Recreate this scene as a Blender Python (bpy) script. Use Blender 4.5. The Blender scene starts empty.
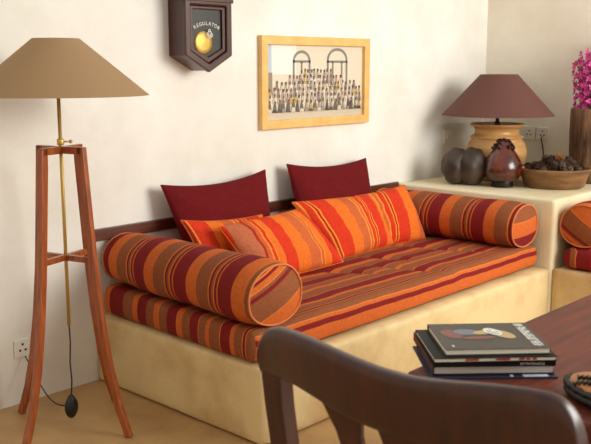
import bpy, bmesh, math, random
from mathutils import Vector, Matrix, noise
random.seed(7)
PI = math.pi
SC = bpy.context.scene
COL = SC.collection
W, H = 591, 444

# ------------------------------------------------------------------ camera
FPX = 878.133
cam_d = bpy.data.cameras.new('camera')
cam = bpy.data.objects.new('camera', cam_d); COL.objects.link(cam)
cam.location = (-2.0802, -3.1275, 1.35)
cam.rotation_euler = (math.radians(90 - 10.0735), 0, math.radians(-46.9723))
cam_d.sensor_width = 36; cam_d.lens = 36 * FPX / W
cam_d.clip_start = .05; cam_d.clip_end = 60
cam_d.dof.use_dof = True; cam_d.dof.focus_distance = 3.2; cam_d.dof.aperture_fstop = 9.0
SC.camera = cam

# ------------------------------------------------------------------ world, light, exposure
SC.view_settings.view_transform = 'Standard'
SC.view_settings.look = 'None'
SC.view_settings.gamma = 1
SC.view_settings.use_curve_mapping = False
SC.view_settings.exposure = 0.30
wd = bpy.data.worlds.new('daylight'); SC.world = wd; wd.use_nodes = True
bg = wd.node_tree.nodes['Background']
bg.inputs['Color'].default_value = (1.0, .975, .94, 1); bg.inputs['Strength'].default_value = .55
ld = bpy.data.lights.new('window_daylight', 'AREA'); ld.shape = 'RECTANGLE'
ld.size = 2.8; ld.size_y = 1.9; ld.energy = 178; ld.color = (1.0, .99, .95)
lo = bpy.data.objects.new('window_daylight', ld); COL.objects.link(lo)
lo.location = (2.3, -4.7, 2.1)
lo.rotation_euler = (Vector((1.2, 0, .75)) - Vector(lo.location)).to_track_quat('-Z', 'Y').to_euler()

# ------------------------------------------------------------------ materials
MATS = {}
def newmat(name):
    m = bpy.data.materials.new(name); m.use_nodes = True
    nt = m.node_tree; b = nt.nodes['Principled BSDF']
    MATS[name] = m
    return m, nt, b
def rgb(r, g, b):      # sRGB 0-255 -> linear
    f = lambda c: (c / 255 / 12.92) if c / 255 < .04045 else ((c / 255 + .055) / 1.055) ** 2.4
    return (f(r), f(g), f(b), 1)
def noise_mix(nt, b, c1, c2, scale=4, detail=5, lo_=.35, hi=.65, stretch=(1, 1, 1), rough=.6):
    tc = nt.nodes.new('ShaderNodeTexCoord'); mp = nt.nodes.new('ShaderNodeMapping')
    mp.inputs['Scale'].default_value = stretch
    n = nt.nodes.new('ShaderNodeTexNoise'); n.inputs['Scale'].default_value = scale
    n.inputs['Detail'].default_value = detail; n.inputs['Roughness'].default_value = rough
    r = nt.nodes.new('ShaderNodeValToRGB')
    r.color_ramp.elements[0].position = lo_; r.color_ramp.elements[0].color = c1
    r.color_ramp.elements[1].position = hi; r.color_ramp.elements[1].color = c2
    L = nt.links.new
    L(tc.outputs['Object'], mp.inputs['Vector']); L(mp.outputs['Vector'], n.inputs['Vector'])
    L(n.outputs['Fac'], r.inputs['Fac']); L(r.outputs['Color'], b.inputs['Base Color'])
    return mp, n, r
def bump(nt, b, src, strength=.2, dist=.01):
    bp = nt.nodes.new('ShaderNodeBump'); bp.inputs['Strength'].default_value = strength
    bp.inputs['Distance'].default_value = dist
    nt.links.new(src, bp.inputs['Height']); nt.links.new(bp.outputs['Normal'], b.inputs['Normal'])
def mat_noise(name, c1, c2, rough=.6, scale=4, stretch=(1, 1, 1), bs=.15, bd=.004, lo_=.35, hi=.65, bscale=None, metal=0, coat=0, detail=5):
    m, nt, b = newmat(name)
    mp, n, r = noise_mix(nt, b, c1, c2, scale, detail, lo_, hi, stretch)
    b.inputs['Roughness'].default_value = rough; b.inputs['Metallic'].default_value = metal
    b.inputs['Coat Weight'].default_value = coat; b.inputs['Coat Roughness'].default_value = .15
    src = n
    if bscale:
        src = nt.nodes.new('ShaderNodeTexNoise'); src.inputs['Scale'].default_value = bscale
        src.inputs['Detail'].default_value = 6
        nt.links.new(mp.outputs['Vector'], src.inputs['Vector'])
    if bs: bump(nt, b, src.outputs['Fac'], bs, bd)
    return m
M_wall = mat_noise('lime_plaster', rgb(228, 223, 210), rgb(243, 240, 231), .85, 1.8, bs=.5, bd=.016, bscale=5, detail=8)
M_wallr = mat_noise('beige_plaster', rgb(232, 223, 203), rgb(243, 236, 219), .85, 2.5, bs=.4, bd=.012, bscale=6)
M_floor = mat_noise('floor_screed', rgb(164, 126, 80), rgb(204, 166, 112), .45, 2.4, bs=.12, bd=.006, bscale=7, lo_=.3, hi=.7)
M_bench = mat_noise('cream_plaster', rgb(180, 140, 86), rgb(224, 200, 148), .55, 1.7, bs=.5, bd=.016, bscale=5, lo_=.32, hi=.56, detail=8)
M_ledge = mat_noise('pale_plaster', rgb(218, 200, 156), rgb(238, 226, 192), .55, 2.2, bs=.4, bd=.012, bscale=6, lo_=.32, hi=.56, detail=8)

def wood(name, c1, c2, rough=.3, stretch=(1, 1, 14), scale=6, coat=.3):
    return mat_noise(name, c1, c2, rough, scale, stretch, bs=.06, bd=.002, coat=coat, lo_=.3, hi=.7)
M_leg = wood('reddish_teak', rgb(122, 54, 24), rgb(176, 92, 42), stretch=(14, 14, 1))
M_rail = wood('dark_rail_wood', rgb(72, 30, 16), rgb(104, 48, 26), stretch=(1, 10, 10), rough=.4)
M_table = wood('mahogany_table', rgb(78, 30, 16), rgb(122, 52, 28), stretch=(1, 12, 12), scale=4, rough=.5, coat=.0)
M_chair = wood('dark_polished_wood', rgb(44, 17, 11), rgb(72, 29, 18), stretch=(8, 8, 1.2), scale=5, rough=.34, coat=.12)
M_clock = wood('clock_mahogany', rgb(48, 18, 13), rgb(74, 30, 20), stretch=(12, 12, 1), rough=.35)
M_frame = wood('golden_pine', rgb(226, 176, 96), rgb(240, 198, 122), stretch=(3, 3, 3), rough=.45, coat=.05)
M_log = mat_noise('bark_brown_wood', rgb(58, 36, 22), rgb(128, 88, 56), .6, 7, (5, 5, .8), bs=.5, bd=.01)
M_pot = mat_noise('turned_honey_wood', rgb(184, 132, 74), rgb(208, 160, 100), .38, 4, (1, 1, 7), bs=.05, coat=.1)
M_bowl = mat_noise('brown_carved_wood', rgb(104, 70, 40), rgb(146, 104, 64), .5, 7, (1, 1, 4), bs=.2)
M_gourd = mat_noise('oxblood_glaze', rgb(48, 14, 10), rgb(104, 36, 18), .25, 9, bs=.05, coat=.5)
M_husk = mat_noise('dark_nut_shell', rgb(48, 36, 28), rgb(78, 60, 46), .55, 6, bs=.35, bd=.006, bscale=14)

def plain(name, c, rough=.5, metal=0, coat=0, spec=None):
    m, nt, b = newmat(name)
    b.inputs['Base Color'].default_value = c; b.inputs['Roughness'].default_value = rough
    b.inputs['Metallic'].default_value = metal; b.inputs['Coat Weight'].default_value = coat
    return m
M_brass = plain('aged_brass', rgb(206, 172, 92), .4, .55)
M_gold = plain('pendulum_brass', rgb(196, 164, 84), .45, .75)
M_black = plain('black_plastic', rgb(22, 22, 22), .35)
M_dark = plain('dark_metal', rgb(40, 32, 26), .4, .5)
M_white = plain('white_plastic', rgb(232, 226, 210), .4)
M_hole = plain('socket_hole', rgb(50, 46, 42), .6)
M_ink = plain('white_ink', rgb(236, 232, 222), .5)
M_red_ink = plain('red_ink', rgb(190, 40, 34), .5)
M_pages = mat_noise('cream_pages', rgb(242, 234, 212), rgb(252, 246, 230), .7, 30, (.2, .2, 40), bs=0)
M_gpages = mat_noise('grey_pages', rgb(196, 186, 178), rgb(232, 224, 214), .5, 30, (.2, .2, 40), bs=0)
M_gcover = plain('taupe_cover', rgb(90, 83, 75), .5)
M_bcover = plain('black_cover', rgb(20, 18, 18), .5)
M_brcover = plain('brown_cover', rgb(60, 36, 28), .35)
for _n in ('taupe_cover', 'black_cover', 'brown_cover'): MATS[_n].node_tree.nodes['Principled BSDF'].inputs['Specular IOR Level'].default_value = .2
M_navy = plain('navy_cover', rgb(30, 38, 72), .4)
M_lblue = plain('pale_blue_glare', rgb(206, 220, 240), .3)  # colour of the reflection painted on the magazine
M_glass = plain('clock_backing', rgb(34, 36, 34), .35)
M_pink = mat_noise('magenta_petals', rgb(176, 30, 110), rgb(222, 84, 166), .6, 30, bs=0)
M_stem = plain('brown_stem', rgb(80, 74, 40), .6)
M_cone = mat_noise('cone_scales', rgb(24, 15, 10), rgb(112, 80, 56), .6, 60, bs=0)
M_tancone = mat_noise('tan_cone_scales', rgb(150, 92, 50), rgb(196, 134, 80), .6, 60, bs=0)
M_tan = mat_noise('tan_leather', rgb(176, 112, 62), rgb(206, 146, 92), .5, 20, bs=.1)
M_braid = plain('black_braid', rgb(34, 32, 34), .5)
M_bead = plain('blue_beads', rgb(110, 150, 190), .3)
M_wire = plain('clock_dial', rgb(226, 218, 196), .5)
M_bulb = plain('off_bulb', rgb(236, 230, 216), .3)

def shade_mat(name, c):
    m, nt, b = newmat(name)
    b.inputs['Base Color'].default_value = c; b.inputs['Roughness'].default_value = .85
    tc = nt.nodes.new('ShaderNodeTexCoord'); n = nt.nodes.new('ShaderNodeTexNoise'); n.inputs['Scale'].default_value = 180
    nt.links.new(tc.outputs['Object'], n.inputs['Vector']); bump(nt, b, n.outputs['Fac'], .08, .001)
    return m
M_shade = shade_mat('taupe_linen', rgb(158, 126, 88))
M_shade2 = shade_mat('plum_brown_card', rgb(102, 62, 53))

MA = rgb(124, 30, 30); OR = rgb(198, 98, 42); BR = rgb(140, 80, 48); YE = rgb(208, 116, 50); RD = rgb(200, 54, 26)
OR2 = rgb(224, 110, 36); RD2 = rgb(206, 54, 26); BR2 = rgb(196, 96, 50); YE2 = rgb(236, 140, 48); MA2 = rgb(168, 44, 26)
BASE = [(MA, 4.6), (OR, 3.8), (BR, 4.4), (YE, .4), (MA, .8), (BR, .7), (YE, .4), (MA, .8), (OR, .5)]
_m = [(BR, .02), (OR, .056), (MA, .022), (OR, .012), (YE, .004), (BR, .05), (YE, .004), (MA, .012), (YE, .004), (BR, .045), (OR, .022), (MA, .05), (YE, .004), (BR, .055),
      (OR, .022), (BR, .045), (YE, .004), (MA, .05), (BR, .05), (OR, .03), (YE, .004), (MA, .06), (BR, .055), (YE, .004), (OR, .03), (BR, .05), (MA, .06), (OR, .035), (BR, .07), (MA, .10), (OR, .08)]
MATTR = _m[::-1]
CUSH = [(RD2, 3), (OR2, 3.6), (BR2, 2.6), (YE2, .4), (BR2, .7), (YE2, .4), (RD2, 1.2), (YE2, .3), (MA2, .5), (YE2, .3), (RD2, .8)]
def stripes(name, seq, period, offset=0, wob=.006, rough=.9):
    m, nt, b = newmat(name); L = nt.links.new
    uv = nt.nodes.new('ShaderNodeUVMap'); uv.uv_map = 'st'
    sx = nt.nodes.new('ShaderNodeSeparateXYZ'); L(uv.outputs['UV'], sx.inputs[0])
    tc = nt.nodes.new('ShaderNodeTexCoord')
    n = nt.nodes.new('ShaderNodeTexNoise'); n.inputs['Scale'].default_value = 5; n.inputs['Detail'].default_value = 2
    L(tc.outputs['Object'], n.inputs['Vector'])
    ms = nt.nodes.new('ShaderNodeMath'); ms.operation = 'MULTIPLY_ADD'; ms.inputs[1].default_value = wob; ms.inputs[2].default_value = offset
    L(n.outputs['Fac'], ms.inputs[0])
    ad = nt.nodes.new('ShaderNodeMath'); ad.operation = 'ADD'; L(sx.outputs['X'], ad.inputs[0]); L(ms.outputs[0], ad.inputs[1])
    dv = nt.nodes.new('ShaderNodeMath'); dv.operation = 'DIVIDE'; dv.inputs[1].default_value = period; L(ad.outputs[0], dv.inputs[0])
    fr = nt.nodes.new('ShaderNodeMath'); fr.operation = 'FRACT'; L(dv.outputs[0], fr.inputs[0])
    cr = nt.nodes.new('ShaderNodeValToRGB'); cr.color_ramp.interpolation = 'CONSTANT'
    tot = sum(w for _, w in seq); p = 0; els = cr.color_ramp.elements
    for i, (c, w) in enumerate(seq):
        e = els[0] if i == 0 else (els[1] if i == 1 else els.new(p / tot))
        e.position = p / tot; e.color = c; p += w
    L(fr.outputs[0], cr.inputs['Fac'])
    # woven slub variation
    n2 = nt.nodes.new('ShaderNodeTexNoise'); n2.inputs['Scale'].default_value = 90; n2.inputs['Detail'].default_value = 3
    L(tc.outputs['Object'], n2.inputs['Vector'])
    mr = nt.nodes.new('ShaderNodeMapRange'); mr.inputs['To Min'].default_value = .72; mr.inputs['To Max'].default_value = 1.28
    L(n2.outputs['Fac'], mr.inputs['Value'])
    mx = nt.nodes.new('ShaderNodeMix'); mx.data_type = 'RGBA'; mx.blend_type = 'MULTIPLY'; mx.inputs['Factor'].default_value = 1
    cb = nt.nodes.new('ShaderNodeCombineXYZ')
    for k in range(3): L(mr.outputs[0], cb.inputs[k])
    L(cr.outputs['Color'], mx.inputs['A']); L(cb.outputs[0], mx.inputs['B']); L(mx.outputs['Result'], b.inputs['Base Color'])
    b.inputs['Roughness'].default_value = rough; b.inputs['Sheen Weight'].default_value = .0
    b.inputs['Specular IOR Level'].default_value = .2
    bump(nt, b, n2.outputs['Fac'], .35, .003)
    return m
M_bol = stripes('striped_handloom_bolster', BASE, .27, .02, .003)
M_bolr = stripes('striped_handloom_bolster_right', BASE, .27, .13, .003)
M_mat = stripes('striped_handloom_mattress', MATTR, sum(w for _, w in MATTR), -.003, .006)
M_mat2 = stripes('dark_red_striped_mattress', [(MA, 5), (BR, 1), (YE, .3), (MA, 3), (RD, 2), (MA, 3), (BR, 2)], .26, .0, .004)
M_end = stripes('striped_handloom_end', [(MA, 3.5), (YE, .6), (MA, 1), (OR, 1.6), (YE, .5), (BR, 1), (MA, 1.4), (BR, 8), (YE, .5), (OR, 7), (MA, 3)], .30, .03, .003)
M_cu1 = stripes('orange_striped_cushion', CUSH, .33, .02, .002)
CUSHA = [(rgb(186, 104, 70), .085), (MA2, .014), (BR2, .02), (YE2, .006), (RD2, .018), (YE2, .006), (OR2, .035), (RD2, .075), (OR2, .085), (BR2, .075), (YE2, .007), (BR2, .018), (YE2, .007), (OR2, .05), (RD2, .08)]
M_cuA = stripes('orange_striped_cushion_a', CUSHA, sum(w for _, w in CUSHA), .292, .002)
M_cu2 = stripes('orange_striped_cushion_b', CUSH, .33, .20, .002)
M_pipe = plain('orange_piping', rgb(206, 118, 62), .9)
M_mar = mat_noise('maroon_cotton', rgb(98, 19, 22), rgb(106, 22, 25), .95, 60, bs=.12, bd=.001)
MATS['maroon_cotton'].node_tree.nodes['Principled BSDF'].inputs['Specular IOR Level'].default_value = .15

# ------------------------------------------------------------------ helpers
def link(name, bm, m, parent=None, smooth=False, bevel=0, seg=2, loc=None, autos=None):
    me = bpy.data.meshes.new(name)
    bmesh.ops.recalc_face_normals(bm, faces=bm.faces)
    bm.to_mesh(me); bm.free()
    ms = m if isinstance(m, (list, tuple)) else [m]
    for k in ms: me.materials.append(k)
    if smooth:
        for p in me.polygons: p.use_smooth = True
    o = bpy.data.objects.new(name, me); COL.objects.link(o)
    if parent is not None: o.parent = parent
    if loc is not None: o.location = loc
    if bevel:
        b = o.modifiers.new('bevel', 'BEVEL'); b.width = bevel; b.segments = seg; b.limit_method = 'ANGLE'
    return o
def tag(o, label=None, cat=None, group=None, kind=None):
    if label: o['label'] = label
    if cat: o['category'] = cat
    if group: o['group'] = group
    if kind: o['kind'] = kind
    return o
def empty(name, loc, label=None, cat=None, group=None, rz=0):
    o = bpy.data.objects.new(name, None); COL.objects.link(o); o.empty_display_size = .05
    o.location = loc; o.rotation_euler = (0, 0, rz)
    return tag(o, label, cat, group)
def box(bm, x0, x1, y0, y1, z0, z1, mi=0):
    v = [bm.verts.new((x, y, z)) for z in (z0, z1) for y in (y0, y1) for x in (x0, x1)]
    for f in ((0, 1, 3, 2), (4, 6, 7, 5), (0, 4, 5, 1), (2, 3, 7, 6), (0, 2, 6, 4), (1, 5, 7, 3)):
        fc = bm.faces.new([v[i] for i in f]); fc.material_index = mi
def boxo(name, a, m, parent=None, bevel=0, seg=2):
    bm = bmesh.new(); box(bm, *a); return link(name, bm, m, parent, bevel=bevel, seg=seg)
def beam(bm, p0, p1, w0, d0, w1=None, d1=None, up=(0, 1, 0)):
    """tapered rectangular bar from p0 to p1; w across, d along up"""
    w1 = w0 if w1 is None else w1; d1 = d0 if d1 is None else d1
    p0 = Vector(p0); p1 = Vector(p1); t = (p1 - p0).normalized(); u = Vector(up)
    s = t.cross(u).normalized(); u = s.cross(t).normalized()
    v = []
    for p, w, d in ((p0, w0, d0), (p1, w1, d1)):
        for a, b in ((-1, -1), (1, -1), (1, 1), (-1, 1)):
            v.append(bm.verts.new(p + s * a * w / 2 + u * b * d / 2))
    for f in ((3, 2, 1, 0), (4, 5, 6, 7), (0, 1, 5, 4), (1, 2, 6, 5), (2, 3, 7, 6), (3, 0, 4, 7)):
        bm.faces.new([v[i] for i in f])
def polybar(bm, pts, w, d, side):
    """rectangular bar through points; side = fixed horizontal unit vector for width; each pt may carry (w,d)"""
    rings = []; n = len(pts); side = Vector(side).normalized()
    for i, p in enumerate(pts):
        p = Vector(p); a = Vector(pts[max(i - 1, 0)]); b = Vector(pts[min(i + 1, n - 1)])
        t = (b - a).normalized(); u = t.cross(side).normalized()
        ww = w[i] if isinstance(w, list) else w; dd = d[i] if isinstance(d, list) else d
        rings.append([bm.verts.new(p + side * x * ww / 2 + u * y * dd / 2) for x, y in ((-1, -1), (1, -1), (1, 1), (-1, 1))])
    for i in range(n - 1):
        for k in range(4):
            bm.faces.new([rings[i][k], rings[i][(k + 1) % 4], rings[i + 1][(k + 1) % 4], rings[i + 1][k]])
    bm.faces.new(rings[0]); bm.faces.new(rings[-1])
def tube(bm, pts, r, n=8, closed=False):
    pts = [Vector(p) for p in pts]; rings = []; N = len(pts)
    prev = None
    for i, p in enumerate(pts):
        if closed: t = pts[(i + 1) % N] - pts[i - 1]
        else: t = pts[min(i + 1, N - 1)] - pts[max(i - 1, 0)]
        t.normalize()
        if prev is None:
            a = Vector((0, 0, 1)) if abs(t.z) < .9 else Vector((1, 0, 0))
            s = t.cross(a).normalized()
        else:
            s = (prev - t * prev.dot(t)).normalized()
        prev = s; u = t.cross(s)
        rr = r[i] if isinstance(r, list) else r
        rings.append([bm.verts.new(p + (s * math.cos(2 * PI * k / n) + u * math.sin(2 * PI * k / n)) * rr) for k in range(n)])
    for i in range(N if closed else N - 1):
        a, b = rings[i], rings[(i + 1) % N]
        for k in range(n): bm.faces.new([a[k], a[(k + 1) % n], b[(k + 1) % n], b[k]])
    if not closed: bm.faces.new(rings[0]); bm.faces.new(rings[-1])
def lathe(bm, prof, n=48, c=(0, 0, 0), cap=(True, True), sq=1, wob=0):
    rings = []
    for r, z in prof:
        ring = []
        for k in range(n):
            a = 2 * PI * k / n
            rr = r * (1 + (wob * noise.noise(Vector((math.cos(a) * 1.5, math.sin(a) * 1.5, z * 6))) if wob else 0))
            ring.append(bm.verts.new((c[0] + rr * math.cos(a), c[1] + rr * sq * math.sin(a), c[2] + z)))
        rings.append(ring)
    for i in range(len(rings) - 1):
        for k in range(n): bm.faces.new([rings[i][k], rings[i][(k + 1) % n], rings[i + 1][(k + 1) % n], rings[i + 1][k]])
    if cap[0]: bm.faces.new(rings[0])
    if cap[1]: bm.faces.new(rings[-1])
def ell(bm, c, r, sub=3, wob=0):
    res = bmesh.ops.create_icosphere(bm, subdivisions=sub, radius=1)
    for v in res['verts']:
        k = 1 + (wob * noise.noise(v.co * 2.2) if wob else 0)
        v.co = Vector((v.co.x * r[0] * k + c[0], v.co.y * r[1] * k + c[1], v.co.z * r[2] * k + c[2]))
def prism(bm, poly, y0, y1, mi=0):
    """poly in (x,z), extruded along y"""
    a = [bm.verts.new((x, y0, z)) for x, z in poly]; b = [bm.verts.new((x, y1, z)) for x, z in poly]
    fs = [bm.faces.new(a), bm.faces.new(b)]
    n = len(poly)
    for i in range(n): fs.append(bm.faces.new([a[i], a[(i + 1) % n], b[(i + 1) % n], b[i]]))
    for f in fs: f.material_index = mi
def ringframe(bm, outer, inner, y0, y1):
    n = len(outer)
    O0 = [bm.verts.new((x, y0, z)) for x, z in outer]; O1 = [bm.verts.new((x, y1, z)) for x, z in outer]
    I0 = [bm.verts.new((x, y0, z)) for x, z in inner]; I1 = [bm.verts.new((x, y1, z)) for x, z in inner]
    for i in range(n):
        j = (i + 1) % n
        bm.faces.new([O0[i], O0[j], I0[j], I0[i]]); bm.faces.new([O1[i], O1[j], I1[j], I1[i]])
        bm.faces.new([O0[i], O0[j], O1[j], O1[i]]); bm.faces.new([I0[i], I0[j], I1[j], I1[i]])
def text_bm(s, size, ext=.0008, spacing=1.0):
    cu = bpy.data.curves.new('t', 'FONT'); cu.body = s; cu.size = size; cu.extrude = ext
    cu.align_x = 'CENTER'; cu.space_character = spacing
    o = bpy.data.objects.new('t', cu); COL.objects.link(o)
    dg = bpy.context.evaluated_depsgraph_get()
    me = bpy.data.meshes.new_from_object(o.evaluated_get(dg))
    bm = bmesh.new(); bm.from_mesh(me)
    bpy.data.objects.remove(o); bpy.data.curves.remove(cu); bpy.data.meshes.remove(me)
    return bm
def merge(dst, src, mtx):
    src.transform(mtx); me = bpy.data.meshes.new('m'); src.to_mesh(me); dst.from_mesh(me); src.free(); bpy.data.meshes.remove(me)

# ------------------------------------------------------------------ the room
XB, D, ZB, ZL, XW = 2.155, 1.028, .30, .66, 3.128
def struct(name, a, m): return tag(boxo(name, a, m), kind='structure')
struct('floor', (-3.4, XW + .2, -5.2, .2, -.1, 0), M_floor)
struct('wall_back', (-3.2, XW + .2, 0, .2, 0, 2.9), M_wall)
struct('wall_left_unseen', (-3.4, -3.2, -5.2, .2, 0, 2.9), M_wallr)  # unseen wall, added to cut the fill light from the left
struct('wall_right', (XW, XW + .2, -5.2, 0, 0, 2.9), M_wallr)

def soft_block(name, x0, x1, y0, y1, z0, z1, m, r=.02, amp=.006, n=(40, 20, 10), parent=None, uvf=None, disp=None, keep_bottom=True):
    bm = bmesh.new(); lo_ = Vector((x0, y0, z0)); hi = Vector((x1, y1, z1)); uvl = bm.loops.layers.uv.new('st')
    def ts(k):          # denser towards the edges
        return sorted(set([0, .02, .05] + [i / k for i in range(1, k)] + [.95, .98, 1]))
    T = [ts(n[0]), ts(n[1]), ts(n[2])]
    cache = {}
    def V(p):
        key = tuple(round(c, 5) for c in p)
        if key not in cache: cache[key] = bm.verts.new(p)
        return cache[key]
    rr = Vector((r, r, r))
    faces = []
    for ax in range(3):
        b, c = (ax + 1) % 3, (ax + 2) % 3
        for end in (0, 1):
            for i in range(len(T[b]) - 1):
                for j in range(len(T[c]) - 1):
                    q = []
                    for ii, jj in ((i, j), (i + 1, j), (i + 1, j + 1), (i, j + 1)):
                        p = [0, 0, 0]; p[ax] = hi[ax] if end else lo_[ax]
                        p[b] = lo_[b] + (hi[b] - lo_[b]) * T[b][ii]; p[c] = lo_[c] + (hi[c] - lo_[c]) * T[c][jj]
                        q.append(V(p))
                    f = bm.faces.new(q); faces.append((f, ax, end))
    for f, ax, end in faces:
        for l in f.loops:
            l[uvl].uv = (uvf(l.vert.co, ax, end) if uvf else 0, 0)
    for v in bm.verts:
        p = v.co.copy(); q = Vector([min(max(p[k], lo_[k] + r), hi[k] - r) for k in range(3)])
        d = p - q
        if d.length > 1e-6: p = q + d.normalized() * r
        if disp: p = disp(p, v.co)
        elif amp:
            nn = noise.noise_vector(p * 2.3) * amp
            nn.z = 0 if v.co.z <= z0 + 1e-4 else -abs(nn.z) * .5
            if v.co.y >= y1 - 1e-4 or nn.y > 0: nn.y = 0
            if nn.x > 0: nn.x = 0
            p += nn
        v.co = p
    return link(name, bm, m, parent, smooth=True)
# masonry bench, corner ledge, second bench
o = soft_block('masonry_bench', 0, XB - .001, -D, -.002, 0, ZB, M_bench, r=.025, amp=.006)
tag(o, 'long cream plastered masonry bench under the striped daybed mattress', 'bench')
o = soft_block('masonry_ledge', XB, XW - .002, -D, -.001, 0, ZL, M_ledge, r=.014, amp=.004, n=(20, 20, 14))
tag(o, 'tall cream plastered corner ledge carrying the plum shaded lamp and pots', 'ledge')
o = soft_block('masonry_bench', XB, XW - .002, -3.0, -D - .001, 0, ZB, M_bench, r=.018, amp=.004)
tag(o, 'cream plastered bench at right beyond the ledge corner, mostly cut off by the table', 'bench')

# ------------------------------------------------------------------ mattress
def mat_uv(co, ax, end):
    u = -co.y
    if ax == 1 and end == 0: u = .985 + (.42 - co.z)
    return u
def mat_disp(p, orig):
    p = p.copy()
    # narrow slightly at the right end, soft waves in the cover
    t = p.x / 2.12
    if p.y < -.5: p.y += .03 * t * min(1, (-.5 - p.y) / .4)
    p.x += .035 * (1 + p.y / .98) * (1 - t)
    top = (orig.z > .36)
    w = noise.noise(Vector((p.x * 2.3, p.y * 3.1, 0))) * .008 + noise.noise(Vector((p.x * 9, p.y * 4, 5))) * .0035
    if top: p.z += w
    # shallow tufting creases running across the bed
    if top:
        for cx, cy in ((.95, -.62), (1.3, -.55), (1.62, -.45), (1.2, -.78), (1.7, -.7)):
            dx = (p.x - cx) + .5 * (p.y - cy); dy = p.y - cy
            p.z -= .022 * math.exp(-(dx / .022) ** 2) * math.exp(-(dy / .12) ** 2)
    if orig.y < -.97 or orig.x < .001:
        k = math.sin((p.z - .3) / .12 * PI)
        q = .010 * k + .006 * noise.noise(Vector((p.x * 6, p.y * 6, 1)))
        if orig.y < -.97: p.y -= q
        else: p.x -= q
    if orig.z < .301: p.z = .302
    return p
mt = empty('mattress', (0, 0, 0), 'long flat daybed mattress in maroon, orange and brown stripes on the cream bench', 'mattress')
soft_block('cover', .0, 2.125, -.985, -.03, .302, .424, M_mat, r=.024, n=(110, 60, 8), uvf=mat_uv, disp=mat_disp, parent=mt)
bm = bmesh.new()          # corner seam, left end of the daybed
tube(bm, [(-.012 + .02, -.972, z) for z in (.325, .35, .38, .40)], .003, 6); link('seam', bm, M_pipe, mt, smooth=True)

def mat2_uv(co, ax, end): return co.x
m2 = empty('mattress', (2.6, -2, .3), 'dark red striped seat mattress on the bench right of the ledge', 'mattress')
soft_block('cover', 2.165 - 2.6, 3.10 - 2.6, -.98, .93, .002, .115, M_mat2, r=.045, n=(30, 40, 8),
           uvf=lambda co, ax, e: -co.y * .6 + co.x * .4, parent=m2, amp=.006)

# ------------------------------------------------------------------ bolsters
def bolster(loc, length, rx, rz, m, mend, label, rz_rot=0, end_ang=.6, endoff=0, taper=0):
    """axis along local -y starting at 0; loc is the point of contact below the back end"""
    root = empty('bolster', loc, label, 'bolster', None, rz_rot)
    bm = bmesh.new(); uvl = bm.loops.layers.uv.new('st'); n = 56; ny = 48; rings = []
    ys = [-length * i / ny for i in range(ny + 1)]
    def sn(a):      # flattened underside
        v = math.sin(a); return v if v > 0 else -abs(v) ** .72
    def rad(y):
        e = min(-y, length + y); return 1 - .10 * math.exp(-(e / .03)) + .02 * math.sin(y * 13) - taper * max(0, 1 + y / length) ** 1.5
    for y in ys:
        ring = []
        for k in range(n):
            a = 2 * PI * k / n
            w = 1 + .025 * noise.noise(Vector((math.cos(a) * 2, y * 7, math.sin(a) * 2 + 4)))
            zz = rz + rz * rad(y) * w * sn(a)
            zz = max(zz, .004)
            ring.append(bm.verts.new((rx * rad(y) * w * math.cos(a), y, zz)))
        rings.append(ring)
    for i in range(ny):
        for k in range(n):
            f = bm.faces.new([rings[i][k], rings[i][(k + 1) % n], rings[i + 1][(k + 1) % n], rings[i + 1][k]])
            for l in f.loops: l[uvl].uv = (-l.vert.co.y, 0)
    link('bolster_body', bm, m, root, smooth=True)
    for side, name in ((1, 'end_panel'), (0, 'end_panel')):
        bm = bmesh.new(); uvl = bm.loops.layers.uv.new('st'); K = 8; rr = []
        y0 = ys[-1] if side else 0; s = -1 if side else 1
        e = rings  # freed; recompute
        for j in range(K + 1):
            q = 1 - j / K; ring = []
            for k in range(n):
                a = 2 * PI * k / n
                w = 1 + .025 * noise.noise(Vector((math.cos(a) * 2, y0 * 7, math.sin(a) * 2 + 4)))
                zz = rz + rz * rad(y0) * w * sn(a) * q
                ring.append(bm.verts.new((rx * rad(y0) * w * math.cos(a) * q, y0 + s * .022 * math.cos(q * PI / 2), max(zz, .004))))
                if j == K: break
            rr.append(ring)
        for j in range(K - 1):
            for k in range(n): bm.faces.new([rr[j][k], rr[j][(k + 1) % n], rr[j + 1][(k + 1) % n], rr[j + 1][k]])
        for k in range(n): bm.faces.new([rr[K - 1][k], rr[K - 1][(k + 1) % n], rr[K][0]])
        for f in bm.faces:
            for l in f.loops:
                c = l.vert.co; l[uvl].uv = (c.x * math.cos(end_ang) + (c.z - rz) * math.sin(end_ang) + .11 + endoff, 0)
        ep = link(name, bm, mend, root, smooth=True)
        bm = bmesh.new()
        pts = []
        for k in range(n):
            a = 2 * PI * k / n
            w = 1.01 + .025 * noise.noise(Vector((math.cos(a) * 2, y0 * 7, math.sin(a) * 2 + 4)))
            pts.append((rx * rad(y0) * w * math.cos(a), y0 + s * .002, max(rz + rz * rad(y0) * w * sn(a), .006)))
        tube(bm, pts, .0042, 6, closed=True); link('piping', bm, M_pipe, ep, smooth=True)
    return root
bolster((.150, -.035, .418), .945, .142, .120, M_bol, M_end, 'fat round striped bolster at the left end of the daybed, end panel facing forward', -.036, -1.13, taper=.10)
bolster((1.995, -.03, .418), .915, .142, .118, M_bolr, M_end, 'round striped bolster at the right end of the daybed against the ledge', 0, -1.5, .08)
bolster((3.10, -1.165, .417), .905, .128, .118, M_bol, M_end, 'striped bolster on the right-hand bench below the ledge corner', -PI / 2, 1.0, .02)

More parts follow.
